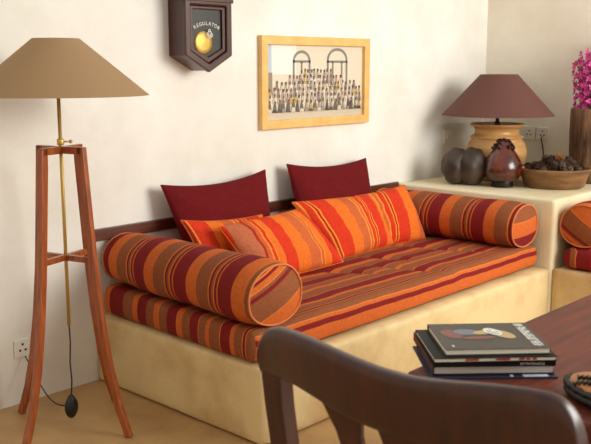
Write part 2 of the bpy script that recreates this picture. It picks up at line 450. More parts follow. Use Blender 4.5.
# ------------------------------------------------------------------ cushions
def pillow(name, TL, TR, BL, BR_, thick, m, label, pin=.10, piny=.1, group=None, wr=.004, period_dir=(1, 0), seed=0, minz=.424, pipe=None, flat=.42):
    TL, TR, BL, BR_ = map(Vector, (TL, TR, BL, BR_))
    c = (TL + TR + BL + BR_) / 4
    ex = ((TR - TL) + (BR_ - BL)) / 2; ey = ((TL - BL) + (TR - BR_)) / 2
    nrm = ex.cross(ey).normalized()      # points to the room (-y) when x right, y up
    wdt = ex.length; hgt = ey.length
    N = 40; bm = bmesh.new(); uvl = bm.loops.layers.uv.new('st')
    base = Vector((c.x, c.y, minz - .002))
    def pos(u, v, s):
        u2 = u * (1 - pin * (1 - v * v)); v2 = v * (1 - piny * (1 - u * u)) if v > 0 else v
        a, b = (u2 + 1) / 2, (v2 + 1) / 2
        p = BL * (1 - a) * (1 - b) + BR_ * a * (1 - b) + TL * (1 - a) * b + TR * a * b
        t = thick / 2 * (max(0, (1 - u ** 2)) * max(0, (1 - v ** 2))) ** flat
        e = (1 - max(abs(u), abs(v)))
        w = noise.noise(Vector((u * 3 + seed, v * 3, s * 2))) * wr * 2 + noise.noise(Vector((u * 9 + seed, v * 7, s))) * wr
        p = p + nrm * s * (t + (w if t > 1e-5 else 0) * min(1, e * 6))
        if p.z < minz: p.z = minz + (p.z - minz) * .05
        return p
    vs = {}
    for s in (1, -1):
        for i in range(N + 1):
            for j in range(N + 1):
                u = math.sin((i / N - .5) * PI); v = math.sin((j / N - .5) * PI)
                edge = i in (0, N) or j in (0, N)
                key = (i, j, 0 if edge else s)
                if key not in vs: vs[key] = (bm.verts.new(pos(u, v, s) - base), u, v)
    for s in (1, -1):
        for i in range(N):
            for j in range(N):
                q = [vs[(a, b, 0 if (a in (0, N) or b in (0, N)) else s)] for a, b in ((i, j), (i + 1, j), (i + 1, j + 1), (i, j + 1))]
                f = bm.faces.new([x[0] for x in q])
                for l, x in zip(f.loops, q): l[uvl].uv = ((x[1] * wdt / 2) * period_dir[0] + (x[2] * hgt / 2) * period_dir[1], 0)
    root = empty(name, base, label, 'cushion', group)
    link('cushion_cover', bm, m, root, smooth=True)
    # seam round the edge
    bm = bmesh.new(); pts = []
    ring = [(i, 0) for i in range(N)] + [(N, j) for j in range(N)] + [(N - i, N) for i in range(N)] + [(0, N - j) for j in range(N)]
    for i, j in ring:
        u = math.sin((i / N - .5) * PI); v = math.sin((j / N - .5) * PI)
        q = pos(u, v, 1) - base
        if not pts or (q - pts[-1]).length > .004: pts.append(q)
    tube(bm, pts, .0032, 6, closed=True); link('seam', bm, pipe or m, root, smooth=True)
    return root
pillow('cushion', (.325, -.07, .832), (.975, -.07, .845), (.40, -.205, .43), (.90, -.205, .43), .14, M_mar,
       'plain maroon cushion leaning on the wall rail, the left one nearer the floor lamp', pin=.03, piny=.16, seed=1)
pillow('cushion', (1.13, -.07, .860), (1.772, -.07, .842), (1.15, -.20, .43), (1.70, -.20, .43), .14, M_mar,
       'plain maroon cushion leaning on the wall rail, the right one nearer the ledge', pin=.03, piny=.14, seed=5)
pillow('cushion', (.325, -.20, .690), (.80, -.225, .66), (.36, -.31, .43), (.84, -.31, .43), .10, M_cu2,
       'orange striped cushion mostly hidden behind the left bolster, one corner pointing up', pin=.10, piny=.12, seed=9, wr=.003)
pillow('cushion', (.43, -.33, .662), (1.00, -.27, .668), (.50, -.50, .425), (1.085, -.49, .425), .17, M_cuA,
       'orange and red striped cushion in front of the left maroon cushion', pin=.03, piny=.05, seed=14, wr=.004, period_dir=(1, -.12))
pillow('cushion', (1.00, -.225, .695), (1.60, -.245, .672), (1.12, -.44, .425), (1.60, -.40, .425), .15, M_cu2,
       'orange striped cushion below the right maroon cushion, middle one of the bright row', pin=.03, piny=.04, seed=20, wr=.004, period_dir=(1, -.15))
pillow('cushion', (1.50, -.215, .672), (1.915, -.235, .692), (1.54, -.375, .425), (1.825, -.45, .425), .14, M_cu1,
       'orange striped cushion at the right end, touching the right bolster', pin=.03, piny=.05, seed=26, wr=.004, period_dir=(1, -.15))

# ------------------------------------------------------------------ wall rail
tag(boxo('wall_rail', (-.01, XB, -.022, .0, .617, .668), M_rail, bevel=.003),
    'long dark wooden backrest rail fixed along the wall above the daybed', 'rail')

# ------------------------------------------------------------------ framed photograph
pr = empty('framed_picture', (1.424, 0, 1.268), 'group photograph in a wide golden pine frame on the back wall', 'picture')
hw, hh, bw = .425, .231, .044
bm = bmesh.new()
ringframe(bm, [(-hw, -hh), (hw, -hh), (hw, hh), (-hw, hh)], [(-hw + bw, -hh + bw), (hw - bw, -hh + bw), (hw - bw, hh - bw), (-hw + bw, hh - bw)], -.030, -.001)
link('picture_frame', bm, M_frame, pr, bevel=.003)
pm, nt, b = newmat('sepia_print')
at = nt.nodes.new('ShaderNodeVertexColor'); at.layer_name = 'Col'
nt.links.new(at.outputs['Color'], b.inputs['Base Color']); b.inputs['Roughness'].default_value = .35
bm = bmesh.new(); cl = bm.loops.layers.color.new('Col')
def pf(pts, c, y):
    f = bm.faces.new([bm.verts.new((x, y, z)) for x, z in pts])
    s = [((k / 12.92) if k < .0031 else 1.055 * k ** (1 / 2.4) - .055) for k in c[:3]] + [1]
    for l in f.loops: l[cl] = s
def pdisc(x, z, rx, rz, c, y, n=8): pf([(x + rx * math.cos(2 * PI * k / n), z + rz * math.sin(2 * PI * k / n)) for k in range(n)], c, y)
iw, ih = hw - bw + .004, hh - bw + .004
Y0 = -.010
pf([(-iw, -ih), (iw, -ih), (iw, ih), (-iw, ih)], rgb(224, 214, 190), Y0)
pf([(-iw, .04), (-.16, .04), (-.16, ih), (-iw, ih)], rgb(236, 234, 226), Y0 - .0006)
pf([(-iw, .05), (-iw + .045, .05), (-iw + .045, ih), (-iw, ih)], rgb(182, 200, 216), Y0 - .001)
pf([(-iw, -.06), (-iw + .05, -.06), (-iw + .05, .05), (-iw, .05)], rgb(150, 136, 112), Y0 - .001)
pf([(-iw, -ih), (iw, -ih), (iw, -.125), (-iw, -.125)], rgb(206, 192, 168), Y0 - .0006)
def arch(cx, w, z0, z1, pointed):
    g = rgb(132, 130, 122); y = Y0 - .0014; t = .014
    def curve(hw_, top):
        pts = []
        for k in range(13):
            a = PI * k / 12; h_ = top * (1.0 if not pointed else 1.0)
            pts.append((cx + hw_ * math.cos(a), z1 + h_ * (math.sin(a) ** (.8 if pointed else 1))))
        return pts
    o_, i_ = curve(w / 2, w * .42), curve(w / 2 - t, w * .42 - t)
    for k in range(12): pf([o_[k], o_[k + 1], i_[k + 1], i_[k]], g, y)
    for s in (-1, 1): pf([(cx + s * w / 2, z0), (cx + s * (w / 2 - t), z0), (cx + s * (w / 2 - t), z1), (cx + s * w / 2, z1)], g, y)
    pf([(cx - w / 2, z1 - .006), (cx + w / 2, z1 - .006), (cx + w / 2, z1 + .006), (cx - w / 2, z1 + .006)], g, y)
    for s in ((0,) if not pointed else (-.22, .22)):
        pf([(cx + s * w - .006, z0), (cx + s * w + .006, z0), (cx + s * w + .006, z1), (cx + s * w - .006, z1)], g, y)
arch(-.118, .135, -.01, .105, False); arch(.165, .17, -.03, .105, True)
rows = [(.052, 10, -.13, .12), (.022, 16, -.22, .20), (-.010, 20, -.32, .32), (-.040, 24, -.37, .37), (-.070, 24, -.37, .37), (-.102, 22, -.37, .37)]
for ri, (z, n, xa, xb) in enumerate(rows):
    for k in range(n):
        x = xa + (xb - xa) * (k + .5) / n + random.uniform(-.005, .005); zz = z + random.uniform(-.006, .006)
        bc = random.choice([rgb(216, 206, 188), rgb(196, 184, 166), rgb(172, 160, 146), rgb(220, 210, 194), rgb(150, 138, 126)])
        if ri == 5: bc = random.choice([rgb(84, 76, 72), rgb(110, 98, 88), rgb(190, 178, 158)])
        if random.random() < .06: bc = rgb(206, 176, 90)
        y = Y0 - .002 - ri * .0006
        w_ = random.uniform(.010, .014)
        pf([(x - w_, zz - .034), (x + w_, zz - .034), (x + w_ * .7, zz - .006), (x - w_ * .7, zz - .006)], bc, y)
        pf([(x - .003, zz - .034), (x + .002, zz - .034), (x + .001, zz - .010), (x - .002, zz - .010)], rgb(120, 110, 100), y - .0001)
        pdisc(x, zz + .001, .0062, .0085, rgb(132, 96, 78), y - .0002)
        pdisc(x, zz + .008, .0068, .0050, random.choice([rgb(160, 66, 56), rgb(70, 62, 58), rgb(84, 72, 66), rgb(110, 90, 78), rgb(70, 62, 58)]), y - .0003)
        if ri == 5: pf([(x - .02, -.150), (x + .016, -.152), (x + .006, zz - .03), (x - .012, zz - .03)], random.choice([rgb(210, 200, 180), rgb(96, 88, 82), rgb(70, 64, 62), rgb(150, 140, 126)]), y - .0004)
link('photo_print', bm, pm, pr)

# ------------------------------------------------------------------ wall clock
ck = empty('wall_clock', (.573, 0, 1.60), 'dark wooden pendulum clock with arched REGULATOR lettering, cut off by the top edge', 'clock')
def pent(hw_, zt, zs, zb): return [(-hw_, zs), (0, zb), (hw_, zs), (hw_, zt), (-hw_, zt)]
bm = bmesh.new(); prism(bm, pent(.130, .18, -.206, -.272), -.105, -.001); link('case', bm, M_clock, ck, bevel=.004)
bm = bmesh.new(); ringframe(bm, pent(.138, .06, -.204, -.279), pent(.106, .012, -.184, -.241), -.128, -.104); link('door_moulding', bm, M_clock, ck, bevel=.006)
bm = bmesh.new(); ringframe(bm, pent(.104, .010, -.183, -.238), pent(.086, -.004, -.172, -.212), -.120, -.106); link('inner_moulding', bm, M_clock, ck, bevel=.004)
bm = bmesh.new(); prism(bm, pent(.088, -.002, -.173, -.214), -.1085, -.106); link('glass_panel', bm, M_glass, ck)
bm = bmesh.new(); box(bm, -.148, .148, -.13, -.1, .028, .046); box(bm, -.144, .144, -.127, -.1, .056, .068); link('cross_moulding', bm, M_clock, ck, bevel=.004)
bm = bmesh.new(); lathe(bm, [(.0, 0), (.03, .001), (.047, .003), (.052, .007), (.052, .010)], 40, cap=(False, True))
bm.transform(Matrix.Translation((-.020, -.117, -.148)) @ Matrix.Rotation(-PI / 2, 4, 'X'))
pd = link('pendulum_bob', bm, M_gold, ck, smooth=True)
lt = bmesh.new(); word = 'REGULATOR'; R_ = .135
for i, ch in enumerate(word):
    a = (i - (len(word) - 1) / 2) * .128
    b2 = text_bm(ch, .024)
    merge(lt, b2, Matrix.Translation((math.sin(a) * R_, -.1105, -.206 + R_ * math.cos(a))) @ Matrix.Rotation(a, 4, 'Y') @ Matrix.Rotation(PI / 2, 4, 'X') @ Matrix.Scale(.95, 4))
link('lettering', lt, M_ink, ck)
bm = bmesh.new()
for rr, cc in ((.011, (0, 0)), (.007, (-.011, -.006)), (.007, (.011, -.006)), (.006, (0, .012)), (.006, (-.004, -.014)), (.006, (.006, -.013))):
    pts = [(cc[0] + rr * math.cos(2 * PI * k / 16), 0, cc[1] + rr * math.sin(2 * PI * k / 16)) for k in range(16)]
    tube(bm, pts, .0016, 5, closed=True)
bm.transform(Matrix.Translation((.006, -.1225, -.108))); link('ornament', bm, M_ink, ck)
bm = bmesh.new()
oc = lambda r: [(r * math.cos(PI / 8 + k * PI / 4), .23 + r * math.sin(PI / 8 + k * PI / 4)) for k in range(8)]
ringframe(bm, oc(.21), oc(.155), -.13, -.001); link('dial_surround', bm, M_clock, ck, bevel=.006)
bm = bmesh.new(); prism(bm, oc(.156), -.11, -.10); link('dial', bm, M_wire, ck)

# ------------------------------------------------------------------ sockets and switch
def plate(name, p, axis, w, h, label, cat='socket', group=None, three=True):
    """axis 'y': on back wall facing -y ; 'x': on right wall facing -x"""
    r = empty(name, p, label, cat, group, 0 if axis == 'y' else -PI / 2)
    bm = bmesh.new(); box(bm, -w / 2, w / 2, -.011, -.0005, -h / 2, h / 2); link('face_plate', bm, M_white, r, bevel=.003)
    if three:
        for x, z in ((0, .016), (-.012, -.008), (.012, -.008)):
            bm = bmesh.new(); box(bm, x - .0045, x + .0045, -.0116, -.0108, z - .0045, z + .0045); link('socket_hole', bm, M_hole, r)
        bm = bmesh.new(); box(bm, w * .28, w * .4, -.014, -.0105, -.006, .010); link('rocker_switch', bm, M_white, r, bevel=.001)
    else:
        bm = bmesh.new(); box(bm, -.010, .010, -.017, -.0105, -.014, .014); link('rocker_switch', bm, M_white, r, bevel=.002)
    return r
plate('wall_socket', (-.350, 0, .232), 'y', .068, .074, 'white wall socket near the floor behind the floor lamp')
plate('light_switch', (2.68, 0, .905), 'y', .075, .085, 'small cream switch plate on the back wall left of the honey wooden lamp', 'switch', three=False)
plate('wall_socket', (XW, -.345, .922), 'x', .086, .082, 'white socket on the right wall, the one partly behind the table lamp')
plate('wall_socket', (XW, -.438, .922), 'x', .086, .082, 'white socket on the right wall with a thin cable, nearer the flowers')
bm = bmesh.new(); tube(bm, [(XW - .012, -.438, .905), (XW - .03, -.44, .895), (XW - .02, -.445, .86), (XW - .018, -.455, .80), (XW - .02, -.46, .70), (XW - .03, -.44, .668)], .004, 6)
tag(link('power_cable', bm, M_dark, smooth=True), 'thin dark cable hanging from the right wall socket behind the bowl', 'cable')

# ------------------------------------------------------------------ floor lamp
LX, LY = -.343, -.347
fl = empty('floor_lamp', (LX, LY, 0), 'tall floor lamp with four flared reddish wooden legs and a wide taupe shade', 'floor lamp')
A0 = math.radians(-73)
for k in range(4):
    a = A0 + k * PI / 2; d = Vector((math.cos(a), math.sin(a), 0)); s = Vector((-math.sin(a), math.cos(a), 0))
    prof = [(.094, 1.065), (.097, 1.0), (.113, .80), (.130, .60), (.152, .42), (.180, .26), (.216, .12), (.260, .001)]
    bm = bmesh.new(); polybar(bm, [d * r + Vector((0, 0, z)) for r, z in prof], .022, [.028, .031, .029, .028, .028, .028, .027, .026], s)
    for v in bm.verts: v.co.z = max(v.co.z, .0)
    link('leg', bm, M_leg, fl, bevel=.002)
for k in range(2):
    a = A0 + k * PI / 2; d = Vector((math.cos(a), math.sin(a), 0))
    bm = bmesh.new(); beam(bm, -d * .104 + Vector((0, 0, 1.052)), d * .104 + Vector((0, 0, 1.052)), .022, .026, up=(0, 0, 1)); link('top_cross_bar', bm, M_leg, fl, bevel=.002)
    bm = bmesh.new(); beam(bm, -d * .126 + Vector((0, 0, .655 + .001 * k)), d * .126 + Vector((0, 0, .655 + .001 * k)), .018, .022, up=(0, 0, 1)); link('stretcher', bm, M_leg, fl, bevel=.002)
bm = bmesh.new(); tube(bm, [(0, 0, .395), (0, 0, 1.30)], .0065, 12); pole = link('pole', bm, M_brass, fl, smooth=True)
bm = bmesh.new(); lathe(bm, [(.011, 1.07), (.013, 1.074), (.013, 1.088), (.011, 1.092)], 16); link('collar', bm, M_brass, fl, smooth=True)
bm = bmesh.new(); tube(bm, [(0.01, 0, 1.081), (.030, -.012, 1.081)], .003, 8); ell(bm, (.034, -.014, 1.081), (.007, .007, .007), 2); link('set_screw', bm, M_brass, fl, smooth=True)
def shade(parent, r0, z0, r1, z1, m):
    bm = bmesh.new(); t = .002
    lathe(bm, [(r0, z0), (r1, z1), (r1 - t, z1), (r0 - t, z0), (r0, z0)], 72, cap=(False, False))
    bmesh.ops.remove_doubles(bm, verts=bm.verts, dist=1e-5)
    sh = link('lamp_shade', bm, m, parent)
    for p in sh.data.polygons: p.use_smooth = True
    sh.modifiers.new('es', 'EDGE_SPLIT')
    bm = bmesh.new()
    for k in range(3):
        a = k * 2 * PI / 3 + .3; tube(bm, [(0, 0, z1 - .02), ((r1 - .003) * math.cos(a), (r1 - .003) * math.sin(a), z1 - .006)], .0018, 6)
    link('spider', bm, M_brass, sh)
    return sh
shade(fl, .322, 1.247, .082, 1.446, M_shade)
bm = bmesh.new(); lathe(bm, [(.016, 1.255), (.018, 1.26), (.018, 1.30), (.012, 1.31)], 16); link('bulb_holder', bm, M_brass, fl, smooth=True)
bm = bmesh.new(); tube(bm, [(0, 0, 1.30), (0, 0, 1.43)], .003, 8); link('shade_rod', bm, M_brass, fl, smooth=True)
bm = bmesh.new(); ell(bm, (.0, 0, 1.345), (.028, .028, .036), 2); link('bulb', bm, M_bulb, fl, smooth=True)
bm = bmesh.new()
cp = [Vector(p) for p in ((0, 0, .40), (.002, 0, .33), (-.003, 0, .25), (.001, 0, .18), (-.004, 0, .115))]
tube(bm, cp, .0028, 6)
def bez(p0, p1, p2, p3, n=16):
    return [(1 - t) ** 3 * p0 + 3 * (1 - t) ** 2 * t * p1 + 3 * (1 - t) * t * t * p2 + t ** 3 * p3 for t in [i / n for i in range(n + 1)]]
sw_l = Vector((-.018, 0, .085))
tube(bm, bez(sw_l, Vector((-.06, .08, .06)), Vector((-.02, .18, .12)), Vector((-.06 + .055, .325, .20)), 22), .0028, 6)
link('power_cord', bm, M_black, fl, smooth=True)
bm = bmesh.new(); ell(bm, (-.006, 0, .078), (.029, .017, .048), 3)
for v in bm.verts:
    if v.co.z > .085: v.co.x = -.006 + (v.co.x + .006) * (1 - (v.co.z - .085) * 9)
sw = link('inline_switch', bm, M_black, fl, smooth=True)
bm = bmesh.new(); ell(bm, (-.006 - .0, -.012, .072), (.009, .006, .014), 2); link('switch_button', bm, M_dark, sw, smooth=True)

# ------------------------------------------------------------------ table lamp on the ledge
tl = empty('table_lamp', (2.700, -.352, ZL), 'table lamp with round honey coloured turned wooden base and wide plum brown shade', 'table lamp')
bm = bmesh.new()
lathe(bm, [(.10, .002), (.125, .008), (.150, .05), (.172, .10), (.183, .155), (.182, .19), (.168, .230), (.150, .250), (.152, .256), (.160, .262), (.158, .270), (.140, .276), (.130, .290), (.133, .312), (.144, .324), (.160, .330), (.163, .340), (.157, .345), (.14, .345), (.13, .338), (.06, .336), (.0005, .336)], 64, cap=(True, False))
link('lamp_base', bm, M_pot, tl, smooth=True)
bm = bmesh.new(); lathe(bm, [(.018, .337), (.018, .352), (.011, .36), (.011, .42), (.016, .425), (.016, .46)], 16); link('lamp_neck', bm, M_dark, tl, smooth=True)
bm = bmesh.new(); ell(bm, (0, 0, .50), (.028, .028, .04), 2); link('bulb', bm, M_bulb, tl, smooth=True)
bm = bmesh.new(); tube(bm, [(0, 0, .46), (0, 0, .62)], .003, 8); link('shade_rod', bm, M_dark, tl, smooth=True)
shade(tl, .338, .395, .112, .640, M_shade2)

# ------------------------------------------------------------------ double coconut
bm = bmesh.new()
ell(bm, (-.048, .016, .106), (.088, .088, .108), 4, .12); ell(bm, (.040, -.016, .108), (.093, .095, .111), 4, .12)
for v in bm.verts:
    v.co.z = max(v.co.z, .001)
co_ = link('double_coconut', bm, M_husk, smooth=True, loc=(2.379, -.336, ZL)); co_.rotation_euler = (0, 0, math.radians(-47))
tag(co_, 'large dark brown two-lobed double coconut shell on the ledge left of the red vase', 'coconut')

# ------------------------------------------------------------------ red-brown gourd vase
gv = empty('gourd_vase', (2.442, -.549, ZL), 'glossy red-brown pear-shaped vase with a dark beaded neck on the ledge', 'vase')
bm = bmesh.new()
lathe(bm, [(.045, .03), (.085, .042), (.106, .072), (.113, .10), (.109, .13), (.096, .163), (.077, .194), (.056, .221), (.038, .242), (.030, .262), (.02, .268)], 48)
link('vase_body', bm, M_gourd, gv, smooth=True)
bm = bmesh.new(); lathe(bm, [(.062, .001), (.064, .008), (.060, .024), (.066, .038), (.05, .04)], 40); link('foot', bm, M_dark, gv, smooth=True)
bm = bmesh.new()
for k in range(44):
    a = random.uniform(0, 2 * PI); h = random.uniform(0, 1)
    r = .030 + .035 * (1 - h); ell(bm, (r * math.cos(a), r * math.sin(a), .222 + .05 * h), (.008, .008, .009), 1)
ell(bm, (0, 0, .268), (.022, .022, .014), 2)
link('bead_cluster', bm, M_dark, gv, smooth=True)

# ------------------------------------------------------------------ bowl with cones
BX, BY = 2.655, -.765
bw_ = empty('bowl', (BX, BY, ZL), 'shallow brown wooden bowl heaped with small dark cones on the ledge', 'bowl')
bm = bmesh.new()
lathe(bm, [(.160, .001), (.170, .008), (.187, .06), (.202, .092), (.214, .104), (.214, .112), (.204, .113), (.194, .104), (.178, .06), (.16, .02), (.0005, .018)], 56, cap=(True, False), wob=.02)
link('bowl_body', bm, M_bowl, bw_, smooth=True)
bm = bmesh.new()
for s in (-1,):
    pts = [(-.185, .03 + .0, .112), (-.215, .02, .118), (-.225, 0, .12), (-.215, -.02, .118), (-.185, -.03, .112)]
    tube(bm, pts, .009, 8)
bm.transform(Matrix.Rotation(math.radians(-45), 4, 'Z')); link('handle', bm, M_bowl, bw_, smooth=True)
def cone_mesh(m, name):
    bm = bmesh.new(); n = 40
    ell(bm, (0, 0, 0), (.011, .011, .022), 1)
    for k in range(n):
        t = (k + .5) / n; z = -.024 + .048 * t; r = .024 * math.sin(PI * (t * .88 + .10)) ** .8; a = k * 2.39996
        d = Vector((math.cos(a), math.sin(a), 0)); s = Vector((-math.sin(a), math.cos(a), 0))
        c = d * r * 1.15 + Vector((0, 0, z + .004)); i_ = d * r * .4 + Vector((0, 0, z - .002)); w = .0065
        q = [i_ - s * .003, i_ + s * .003, c + s * w, c + d * .002 + Vector((0, 0, .003)), c - s * w]
        f1 = [bm.verts.new(p) for p in q]; f2 = [bm.verts.new(p + Vector((0, 0, -.0022))) for p in q]
        bm.faces.new(f1); bm.faces.new(f2)
        for j in range(5): bm.faces.new([f1[j], f1[(j + 1) % 5], f2[(j + 1) % 5], f2[j]])
    return link(name, bm, m)
c0 = cone_mesh(M_cone, 'seed_cone')
spots = []
def tryspot(rmax, z, n, dmin):
    for _ in range(n * 60):
        a = random.uniform(0, 2 * PI); r = rmax * math.sqrt(random.random())
        p = (r * math.cos(a), r * math.sin(a), z + random.uniform(-.006, .006))
        if all((Vector(p) - Vector(q)).length > dmin for q in spots): spots.append(p)
        if len(spots) >= n: return
tryspot(.165, .106, 30, .037); tryspot(.125, .130, 50, .036); tryspot(.075, .152, 62, .034)
vis = 0
for i, p in enumerate(spots):
    if i == 0: o = c0
    else: o = c0.copy(); COL.objects.link(o)
    o.location = (BX + p[0], BY + p[1], ZL + p[2]); o.rotation_euler = [random.uniform(0, 6) for _ in range(3)]
    o.scale = [random.uniform(.75, .95)] * 3
    tag(o, 'small dark brown seed cone heaped in the wooden bowl', 'cone', 'dark cones in the bowl')
tc_ = cone_mesh(M_tancone, 'seed_cone'); tc_.location = (BX - .035, BY - .045, ZL + .168); tc_.rotation_euler = (1.2, .5, .3); tc_.scale = (1.15, 1.15, 1.0)
tag(tc_, 'single lighter tan seed cone on top of the dark ones', 'cone')

# ------------------------------------------------------------------ wooden vase with pink flowers
VX, VY = 2.985, -.825
wv = empty('wooden_vase', (VX, VY, ZL), 'tall rough brown wooden vase holding magenta flowers at the right edge', 'vase')
bm = bmesh.new(); lathe(bm, [(.112, .001), (.117, .02), (.120, .15), (.124, .30), (.128, .438), (.124, .444), (.114, .442), (.108, .35), (.1, .06), (.0005, .05)], 40, cap=(True, False), wob=.05)
link('vase_body', bm, M_log, wv, smooth=True)
for q in range(9):
    a = q * 2.4; rr = .02 + .062 * math.sqrt((q + .5) / 9)
    top = Vector((rr * 1.3 * math.cos(a), rr * 1.3 * math.sin(a), .70 + .06 * (q % 3)))
    fs = empty('flower_spike', (VX, VY, ZL), 'magenta flower spike standing in the tall wooden vase', 'flower', 'magenta flowers in the wooden vase')
    bot = Vector((rr * .6 * math.cos(a), rr * .6 * math.sin(a), .10)); bm = bmesh.new()
    tube(bm, [bot, (bot + top) / 2 + Vector((0, 0, .02)), top], .003, 6); link('stem', bm, M_stem, fs, smooth=True)
    bm = bmesh.new()
    for k in range(34):
        t = .50 + .52 * k / 34; c = bot.lerp(top, t); b_ = k * 2.4 + q
        d = Vector((math.cos(b_), math.sin(b_), .25)).normalized(); c = c + d * .028
        s = d.cross(Vector((0, 0, 1))).normalized(); u = s.cross(d)
        if c.z < .44: continue
        for j in range(5):
            an = j * 2 * PI / 5 + k; e = (s * math.cos(an) + u * math.sin(an)); g = (s * -math.sin(an) + u * math.cos(an))
            L_ = random.uniform(.018, .026)
            p = [c, c + e * L_ * .6 + g * .008 + d * .006, c + e * L_ + d * .010, c + e * L_ * .6 - g * .008 + d * .006]
            bm.faces.new([bm.verts.new(x) for x in p])
    fo = link('florets', bm, M_pink, fs); so = fo.modifiers.new('s', 'SOLIDIFY'); so.thickness = .0012

# ------------------------------------------------------------------ table
tb = empty('dining_table', (0, -2.6, 0), 'dark reddish polished wooden table with books on its near left corner', 'table')
TX0, TX1, TY0, TY1, TZ = -.705, 1.15, -3.05, -2.148, .75
def tbx(name, a, bevel=.004):
    bm = bmesh.new(); box(bm, a[0], a[1], a[2] + 2.6, a[3] + 2.6, a[4], a[5]); return link(name, bm, M_table, tb, bevel=bevel)
tbx('table_top', (TX0, TX1, TY0, TY1, TZ - .035, TZ), .006)
tbx('apron', (TX0 + .10, TX1 - .10, TY1 - .075, TY1 - .055, TZ - .13, TZ - .035)); tbx('apron', (TX0 + .10, TX1 - .10, TY0 + .055, TY0 + .075, TZ - .13, TZ - .035))
tbx('apron', (TX0 + .08, TX0 + .10, TY0 + .055, TY1 - .055, TZ - .13, TZ - .035)); tbx('apron', (TX1 - .10, TX1 - .08, TY0 + .055, TY1 - .055, TZ - .13, TZ - .035))
for x in (TX0 + .085, TX1 - .145):
    for y in (TY0 + .06, TY1 - .12): tbx('leg', (x, x + .06, y, y + .06, 0, TZ - .035))

# ------------------------------------------------------------------ books
def stack_item(fl_, ang, w, dpt, z0, z1): return fl_, ang, w, dpt, z0, z1
def book(front_left, ang, w, d, z0, z1, cover, pages, label, spine=None, cv=.0025, hard=True):
    """local x along the near edge, local y away from the viewer side"""
    r = empty('book', (front_left[0], front_left[1], z0), label, 'book', 'books stacked on the table', ang)
    h = z1 - z0
    bm = bmesh.new(); box(bm, 0, w, 0, d, 0, cv); link('back_cover', bm, cover, r, bevel=.0006)
    bm = bmesh.new(); box(bm, 0, w, 0, d, h - cv, h); fc = link('front_cover', bm, cover, r, bevel=.0006)
    bm = bmesh.new(); box(bm, .003, w - .003, .003, d - .004, cv, h - cv); link('page_block', bm, pages, r)
    if spine == 'front': bm = bmesh.new(); box(bm, 0, w, -.0015, .0015, 0, h); link('spine', bm, cover, r, bevel=.0006)
    if spine == 'back': bm = bmesh.new(); box(bm, 0, w, d - .0035, d, .0005, h - .0005); link('spine', bm, cover, r)
    if spine == 'left': bm = bmesh.new(); box(bm, 0, .003, 0, d, .0005, h - .0005); link('spine', bm, cover, r)
    return r, fc
AN = math.radians(-45)
mg = empty('magazine', (-.716, -2.210, .7505), 'navy glossy magazine lying under the stack of books', 'magazine', None, AN)
bm = bmesh.new(); box(bm, 0, .252, 0, .20, 0, .003); mc = link('magazine_cover', bm, M_navy, mg)
bm = bmesh.new(); box(bm, .185, .235, .003, .03, .003, .0034); box(bm, .16, .166, .004, .02, .003, .0034); link('cover_glare', bm, M_lblue, mc)  # blue-white reflection on the glossy cover, laid on as pale patches
b1, f1 = book((-.699, -2.205), math.radians(-45), .241, .225, .7540, .7725, M_brcover, M_gpages, 'thick book with silver-grey page edge, bottom of the book stack', 'left')
b2_, f2 = book((-.704, -2.210), math.radians(-44.5), .241, .205, .7730, .7835, M_bcover, M_bcover, 'black-spined book with faint white lettering, second from the bottom of the stack', 'front')
def strokes(n, adv, h, w):
    # blurred, unreadable lettering: upright and cross strokes of letter size
    bm = bmesh.new(); rs = random.Random(3)
    for i in range(n):
        x = (i - n / 2) * adv
        box(bm, x, x + w, 0, h, 0, .0004)
        if rs.random() < .7: box(bm, x + adv * .55, x + adv * .55 + w, 0, h * rs.choice((1, .6)), 0, .0004)
        yy = h * rs.choice((0, .45, .85)); box(bm, x, x + adv * .62, yy, yy + w, 0, .0005)
    return bm
tb_ = bmesh.new(); merge(tb_, strokes(9, .0055, .0048, .0008), Matrix.Translation((.195, -.0016, .003)) @ Matrix.Rotation(PI / 2, 4, 'X')); link('spine_lettering', tb_, M_gpages, b2_)
b3, f3 = book((-.711, -2.216), math.radians(-43.5), .243, .19, .7840, .7935, M_bcover, M_pages, 'black covered book with white edge and red marks, just under the top book', None, cv=.0015)
bm = bmesh.new()

b4, f4 = book((-.683, -2.223), math.radians(-43.5), .210, .172, .7940, .8065, M_gcover, M_pages, 'top book of the stack, taupe cover with a carved figure and white title', 'back', cv=.0015)
for xa, xb in ((.062, .088), (.122, .150), (.168, .178), (.182, .190), (.194, .203)):
    bm = bmesh.new(); box(bm, xa, xb, .0018, .0032, .0030, .0066); link('red_mark', bm, M_red_ink, b3)
# cover art of the top book: reclining figure, patterned cloth, title down the right edge
bm = bmesh.new(); z = .0127
def cover_ell(cx, cy, rx, ry, ang, zz, m_i):
    vs = []
    for k in range(20):
        a = 2 * PI * k / 20; x = rx * math.cos(a); y = ry * math.sin(a)
        vs.append(bm.verts.new((cx + x * math.cos(ang) - y * math.sin(ang), cy + x * math.sin(ang) + y * math.cos(ang), zz)))
    bm.faces.new(vs).material_index = m_i
M_a = plain('art_dark_bronze', rgb(62, 52, 44), .4); M_b = plain('art_rust', rgb(128, 70, 52), .4); M_c = plain('art_sand', rgb(196, 168, 112), .4); M_d = plain('art_slate', rgb(110, 118, 130), .4)
cover_ell(.078, .085, .058, .036, -.1, z, 0)
cover_ell(.035, .100, .020, .030, .3, z + .0002, 1)
cover_ell(.068, .110, .026, .020, -.2, z + .0004, 3)
cover_ell(.085, .070, .034, .010, .1, z + .0006, 1)
cover_ell(.100, .105, .020, .013, .4, z + .0006, 2)
cover_ell(.139, .092, .018, .034, .5, z + .0008, 2)
cover_ell(.123, .108, .016, .026, .35, z + .0010, 4)
